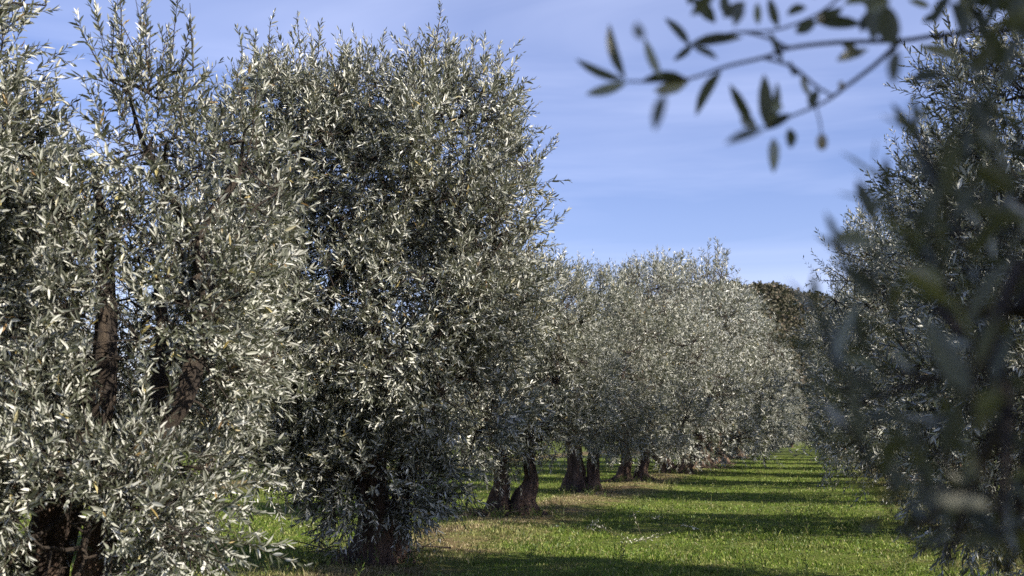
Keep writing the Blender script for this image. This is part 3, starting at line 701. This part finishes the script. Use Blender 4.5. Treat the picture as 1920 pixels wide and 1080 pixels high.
SPRIG = leaf_mat('fallen_silver_leaf', [(0, (.30, .32, .24)), (1, (.62, .62, .50))], .5, .2, (.3, .3, .2))
def sprig(px, py, label, n=4, length=.3, seed=1, ang=0):
    rng = np.random.default_rng(seed); x, y = on_ground(px, py); z = float(ground_z(x, y))
    root = empty('fallen_sprig', (x, y, z + .04), ang); tag(root, label, 'sprig', 'cut olive sprigs lying in the grass')
    B = np.stack([rng.normal(0, .12, n), rng.normal(0, .06, n), rng.uniform(0, .03, n)], 1)
    D = unit(np.stack([rng.uniform(-1, 1, n), rng.normal(0, .25, n), rng.uniform(.0, .15, n)], 1)); S = rng.uniform(.6, 1.2, n) * length
    V, F, pos, _ = shoots_to_leaves(B, D, S, 12, .034, rng, 0, wfac=.18)
    for q in range(n):
        Vt, Ft = tubes(B[q:q + 1], pos[q:q + 1, -1], np.full(1, .003), np.full(1, .0015), 4)
        obj('twig', mesh_np('twig', Vt, [Ft], DEADTWIG), root)
    obj('leaves', mesh_np('leaves', V, F, SPRIG, smooth=False), root)
sprig(1190, 1016, 'long pale sprig lying at the shadow edge in front of the two-stemmed tree', 7, .35, 1)
sprig(1105, 997, 'short pale sprig lying nearest to the two-stemmed tree', 5, .18, 2)
sprig(1215, 980, 'pale sprig standing out against the dark shadow band', 4, .25, 3, .4)
sprig(600, 990, 'pale sprig in the sunny grass left of the tallest tree', 5, .2, 4)
sprig(1268, 996, 'single pale leafy tip at the right end of the fallen sprigs', 2, .12, 6)

# ------------------------------------------------------------------ the near tree, out of focus, reaching in from the right
def near_tree():
    rng = np.random.default_rng(99)
    bx, by = 1.75, 2.0
    z0 = float(ground_z(bx, by)) - .03
    root = empty('olive_tree', (bx, by, z0)); tag(root, 'blurred dark olive branches reaching in close to the camera from the right', 'olive tree', GROUP)
    org = np.array([bx, by, z0])
    V, F, C = loft([(0, 0, -.05, .17), (.02, 0, .4, .15), (-.03, 0, .8, .14), (0, 0, 1.15, .12)], rng, flare=1.0)
    obj('trunk', mesh_np('trunk', V, F, BARK), root)
    seeds = [C[-1, :3], C[-4, :3]]
    parts = []
    LP, LDr, LNn, LL, LW = [], [], [], [], []
    fruits = []
    def W(px, py, d): return at(px, py, d) - org
    def stem(pts, r0, r1):
        P = catmull([(*W(*p), 0) for p in pts], 5)[:, :3]; n = len(P) - 1
        rr = np.linspace(r0, r1, n + 1); parts.append(tubes(P[:-1], P[1:], rr[:-1], rr[1:], 6)); return P
    Z = lambda x, y: (1040 + x / 2.16, y / 2.16)
    def leaf(x0, y0, x1, y1, d=1.35, w=1.0, dd=0.0):
        a = W(*Z(x0, y0), d); b = W(*Z(x1, y1), d + dd + rng.normal(0, .008)); v = b - a; l = np.linalg.norm(v); v /= l
        view = unit((a + org - [0, 0, CAM_H])[None])[0]
        nrm = -view + rng.normal(0, .35, 3); nrm -= (nrm @ v) * v; nrm /= np.linalg.norm(nrm)
        LP.append(a); LDr.append(v); LNn.append(nrm); LL.append(l); LW.append(.0074 * w)
    # the overhanging branch, stem by stem
    a = stem([(*Z(2150, 60), 1.55), (*Z(1900, 120), 1.5), (*Z(1690, 130), 1.45), (*Z(1540, 145), 1.42), (*Z(1400, 165), 1.40), (*Z(1150, 172), 1.38), (*Z(950, 195), 1.36), (*Z(850, 232), 1.35), (*Z(700, 268), 1.34), (*Z(560, 315), 1.33), (*Z(430, 330), 1.32), (*Z(290, 330), 1.32)], .0042, .0013)
    stem([(*Z(1400, 165), 1.40), (*Z(1300, 260), 1.39), (*Z(1180, 350), 1.38), (*Z(1090, 415), 1.37), (*Z(960, 470), 1.36), (*Z(855, 520), 1.35)], .0035, .0012)
    stem([(*Z(950, 195), 1.36), (*Z(850, 150), 1.37), (*Z(740, 130), 1.37), (*Z(640, 160), 1.37), (*Z(555, 185), 1.37)], .0022, .001)
    stem([(*Z(850, 235), 1.35), (*Z(960, 270), 1.34), (*Z(1060, 350), 1.34), (*Z(1120, 385), 1.36)], .0022, .0016)
    stem([(*Z(1540, 145), 1.42), (*Z(1640, 190), 1.38), (*Z(1760, 270), 1.33), (*Z(1900, 330), 1.3)], .002, .003)
    stem([(*Z(1060, 440), 1.36), (*Z(1075, 500), 1.35), (*Z(1082, 560), 1.35)], .0012, .0009)
    stem([(*Z(1380, 160), 1.40), (*Z(1345, 60), 1.36), (*Z(1300, -60), 1.33)], .002, .003)
    stem([(*Z(1690, 130), 1.45), (*Z(1690, 40), 1.42), (*Z(1640, -60), 1.42)], .002, .002)
    stem([(*Z(740, 130), 1.37), (*Z(900, 120), 1.38), (*Z(1060, 60), 1.4), (*Z(1180, -30), 1.42)], .0014, .002)
    for q in [(290, 335, 125, 382), (280, 325, 85, 238, 1.35, .8), (285, 320, 222, 95, 1.32, .9), (430, 310, 365, 155, 1.3, .8), (545, 330, 345, 335, 1.33, 1.1), (540, 330, 400, 370, 1.33, 1.1), (672, 288, 572, 470, 1.35, 1.0),
              (550, 180, 762, 152, 1.37, 1.0), (545, 185, 445, 72, 1.37, .9), (560, 190, 660, 240, 1.37, .9), (560, 180, 480, 245, 1.4, .7), (445, 380, 405, 530, .95, .7), (360, 160, 330, 90, .95, .6),
              (800, 510, 708, 340, 1.34, .9), (815, 515, 755, 460, 1.35, 1.0), (862, 520, 848, 300, 1.35, 1.2), (870, 500, 900, 330, 1.33, 1.0), (855, 525, 960, 465, 1.36, .9), (880, 440, 925, 430, 1.3, .8), (1040, 440, 1065, 360, 1.36, .9),
              (850, 520, 690, 582, 1.0, .6), (886, 560, 886, 702, 1.34, .9), (950, 520, 955, 602, 1.33, .9), (1385, 200, 1372, 345, 1.0, .8), (650, 92, 555, -10, 1.36, 1.1), (710, 75, 685, -40, 1.36, .9), (905, 110, 868, -10, 1.36, .9), (825, 100, 820, 10, 1.36, .7),
              (975, 132, 1062, 82, 1.36, 1.1), (1058, 88, 1245, 98, 1.36, 1.1), (1290, 165, 1275, -40, 1.3, 1.4), (1375, 185, 1345, 20, 1.2, 1.9), (1200, 185, 1240, 230, 1.37, .9), (1142, 246, 1272, 200, 1.36, .9), (1165, 175, 1225, 205, 1.36, .8),
              (1640, 240, 1470, 188, 1.36, .9), (1565, 305, 1430, 330, 1.3, 1.0), (1690, 95, 1640, -10, 1.36, .8), (1690, 85, 1745, -15, 1.36, .8), (1490, 92, 1562, 50, 1.36, .9), (1520, 30, 1430, 0, 1.36, .7), (1805, 270, 1745, 120, 1.2, 1.3),
              (1750, 290, 1660, 250, 1.2, 1.0), (1700, 270, 1770, 170, 1.15, 1.2), (1850, 340, 1830, 270, 1.1, 1.2), (1890, 120, 1880, -20, 1.1, 1.6), (1300, 905, 1220, 730, 1.05, 1.0), (1125, 950, 1290, 985, 1.0, 1.0), (1530, 500, 1430, 420, .8, .5), (1790, 560, 1680, 370, 1.1, 1.1),
              (1020, 30, 940, 60, 1.36, .8), (1060, 60, 1170, 30, 1.36, .9), (1240, 130, 1300, 40, 1.33, 1.0), (920, 250, 870, 130, 1.36, .6), (990, 300, 950, 245, 1.36, .8), (1000, 300, 1040, 400, 1.4, .6)]: leaf(*q)
    for _ in range(46):
        x0 = rng.choice([rng.uniform(520, 1250), rng.uniform(1250, 1900), rng.uniform(1650, 1900)]); y0 = rng.uniform(-60, 70) + max(0, x0 - 1650) * .5 * rng.random(); an = rng.uniform(0, 6.28); l = rng.uniform(110, 190)
        leaf(x0, y0, x0 + l * math.cos(an), y0 + l * math.sin(an) * .8, rng.uniform(1.2, 1.4), rng.uniform(.7, 1.0))
    fruits += [(W(*Z(1082, 575), 1.35), .0085), (W(*Z(1160, 345), 1.37), .0045), (W(*Z(1075, 75), 1.36), .006)]
    # low sprays at the right, closer still
    B, D, SL = [], [], []
    sp = [(1600, 760, .95, -.5, .9), (1720, 720, 1.0, -.3, 1), (1760, 580, 1.05, -.3, 1), (1820, 480, 1.1, -.4, 1), (1720, 990, .95, -.5, .6),
          (1860, 620, .9, -.3, 1), (1890, 780, .85, -.4, .8), (1820, 900, .9, -.5, .5), (1910, 500, .95, -.2, 1), (1890, 370, 1.1, -.3, 1), (1660, 700, 1.15, -.5, 1), (1780, 1060, .9, -.4, .8), (1880, 980, .8, -.5, .6)]
    for (px, py, d, dx, dz) in sp:
        B.append(W(px, py, d)); D.append((dx, rng.normal(0, .3), dz)); SL.append(rng.uniform(.09, .17) * (.45 if px < 1700 else 1))
    for _ in range(44):
        px = 1990 - 430 * rng.random() ** 1.5; py = rng.uniform(300, 1160)
        if px < 1770 + max(0, 620 - py) * .55 and (py < 720 or rng.random() < .85): continue
        B.append(W(px + 60, py + 60, rng.uniform(.95, 1.4))); D.append((rng.normal(-.35, .5), rng.normal(0, .5), rng.normal(.45, .5))); SL.append(rng.uniform(.10, .20))
    B = np.array(B); D = unit(np.array(D)); SL = np.array(SL)
    Vl, Fl, pos, _ = shoots_to_leaves(B, D, SL, 10, .048, rng, 0, wfac=.115)
    q = pos[:, ::3]
    a = np.concatenate([B[:, None], q[:, :-1]], 1).reshape(-1, 3); b = q.reshape(-1, 3)
    parts.append(tubes(a, b, np.full(len(a), .0016), np.full(len(a), .0012), 5))
    # main crown outside the frame: shades the sprays
    lobes = [(-.05, -1.5, 1.85, .62, .75, .75, 1), (.15, -1.1, 2.6, .75, .9, .6, 1), (.25, -.8, 1.6, .5, .8, .7, 1)]
    Bc, U = sample_crown(lobes, 2600, rng, shell=.2, void=-.9)
    Dc = unit(U + [[0, 0, .4]] + rng.normal(0, .3, U.shape))
    Vc, Fc, pc, _ = shoots_to_leaves(Bc, Dc, rng.uniform(.2, .35, len(Bc)), 20, .062, rng, 0)
    att = np.vstack([B, Bc[::6], W(*Z(2150, 60), 1.55)[None]])
    P, par = skeleton(att, seeds, .3); n0 = len(seeds)
    wt = np.ones(len(P))
    for i in range(len(P) - 1, n0 - 1, -1): wt[par[i]] += wt[i]
    rad = .0026 * wt ** .5; idx = np.arange(n0, len(P)); pr = par[idx]
    parts.append(tubes(P[pr], P[idx], np.minimum(rad[pr], rad[idx] * 1.5), rad[idx], 6))
    V, F = join([(v, [f]) for v, f in parts]); obj('branches', mesh_np('branches', V, F, TWIG), root)
    LP, LDr, LNn, LL, LW = map(np.array, (LP, LDr, LNn, LL, LW))
    # hand placed leaves with a finer outline
    S = np.cross(LDr, LNn); n = len(LP); ts = np.array([0, .12, .3, .5, .7, .88, 1]); ws = np.array([.12, .55, .95, 1, .85, .45, 0.02])
    bend = rng.normal(0, .06, n)
    mid = LP[:, None] + LDr[:, None] * (LL[:, None] * ts)[..., None] + LNn[:, None] * (bend[:, None] * LL[:, None] * 4 * ts * (1 - ts))[..., None] + S[:, None] * (rng.normal(0, .05, n)[:, None] * LL[:, None] * 4 * ts * (1 - ts))[..., None]
    ed = S[:, None] * (LW[:, None] * ws)[..., None]; up = LNn[:, None] * (LW[:, None] * ws * .3)[..., None]
    Vh = np.stack([mid + ed + up, mid, mid - ed + up], 2).reshape(-1, 3)
    o = np.arange(n)[:, None, None] * 21; k = np.arange(6)[None, :, None] * 3
    Fh = np.concatenate([(o + k + [[[0, 1, 4, 3]]]).reshape(-1, 4), (o + k + [[[1, 2, 5, 4]]]).reshape(-1, 4)])
    V, F = join([(Vl, Fl), (Vc, Fc), (Vh, [Fh])])
    obj('foliage', mesh_np('foliage', V, F, LEAF_SHADED, smooth=False), root)
    for c, r in fruits:
        th = np.linspace(0, np.pi, 9); phv = np.arange(12) * np.pi / 6
        Vf = np.array([[c[0] + r * .8 * math.sin(t) * math.cos(p), c[1] + r * .8 * math.sin(t) * math.sin(p), c[2] + r * 1.2 * math.cos(t)] for t in th for p in phv])
        Ff = [[i * 12 + j, i * 12 + (j + 1) % 12, (i + 1) * 12 + (j + 1) % 12, (i + 1) * 12 + j] for i in range(8) for j in range(12)]
        obj('olive', mesh_np('olive', Vf, [np.array(Ff)], FRUIT_PALE), root)
near_tree()
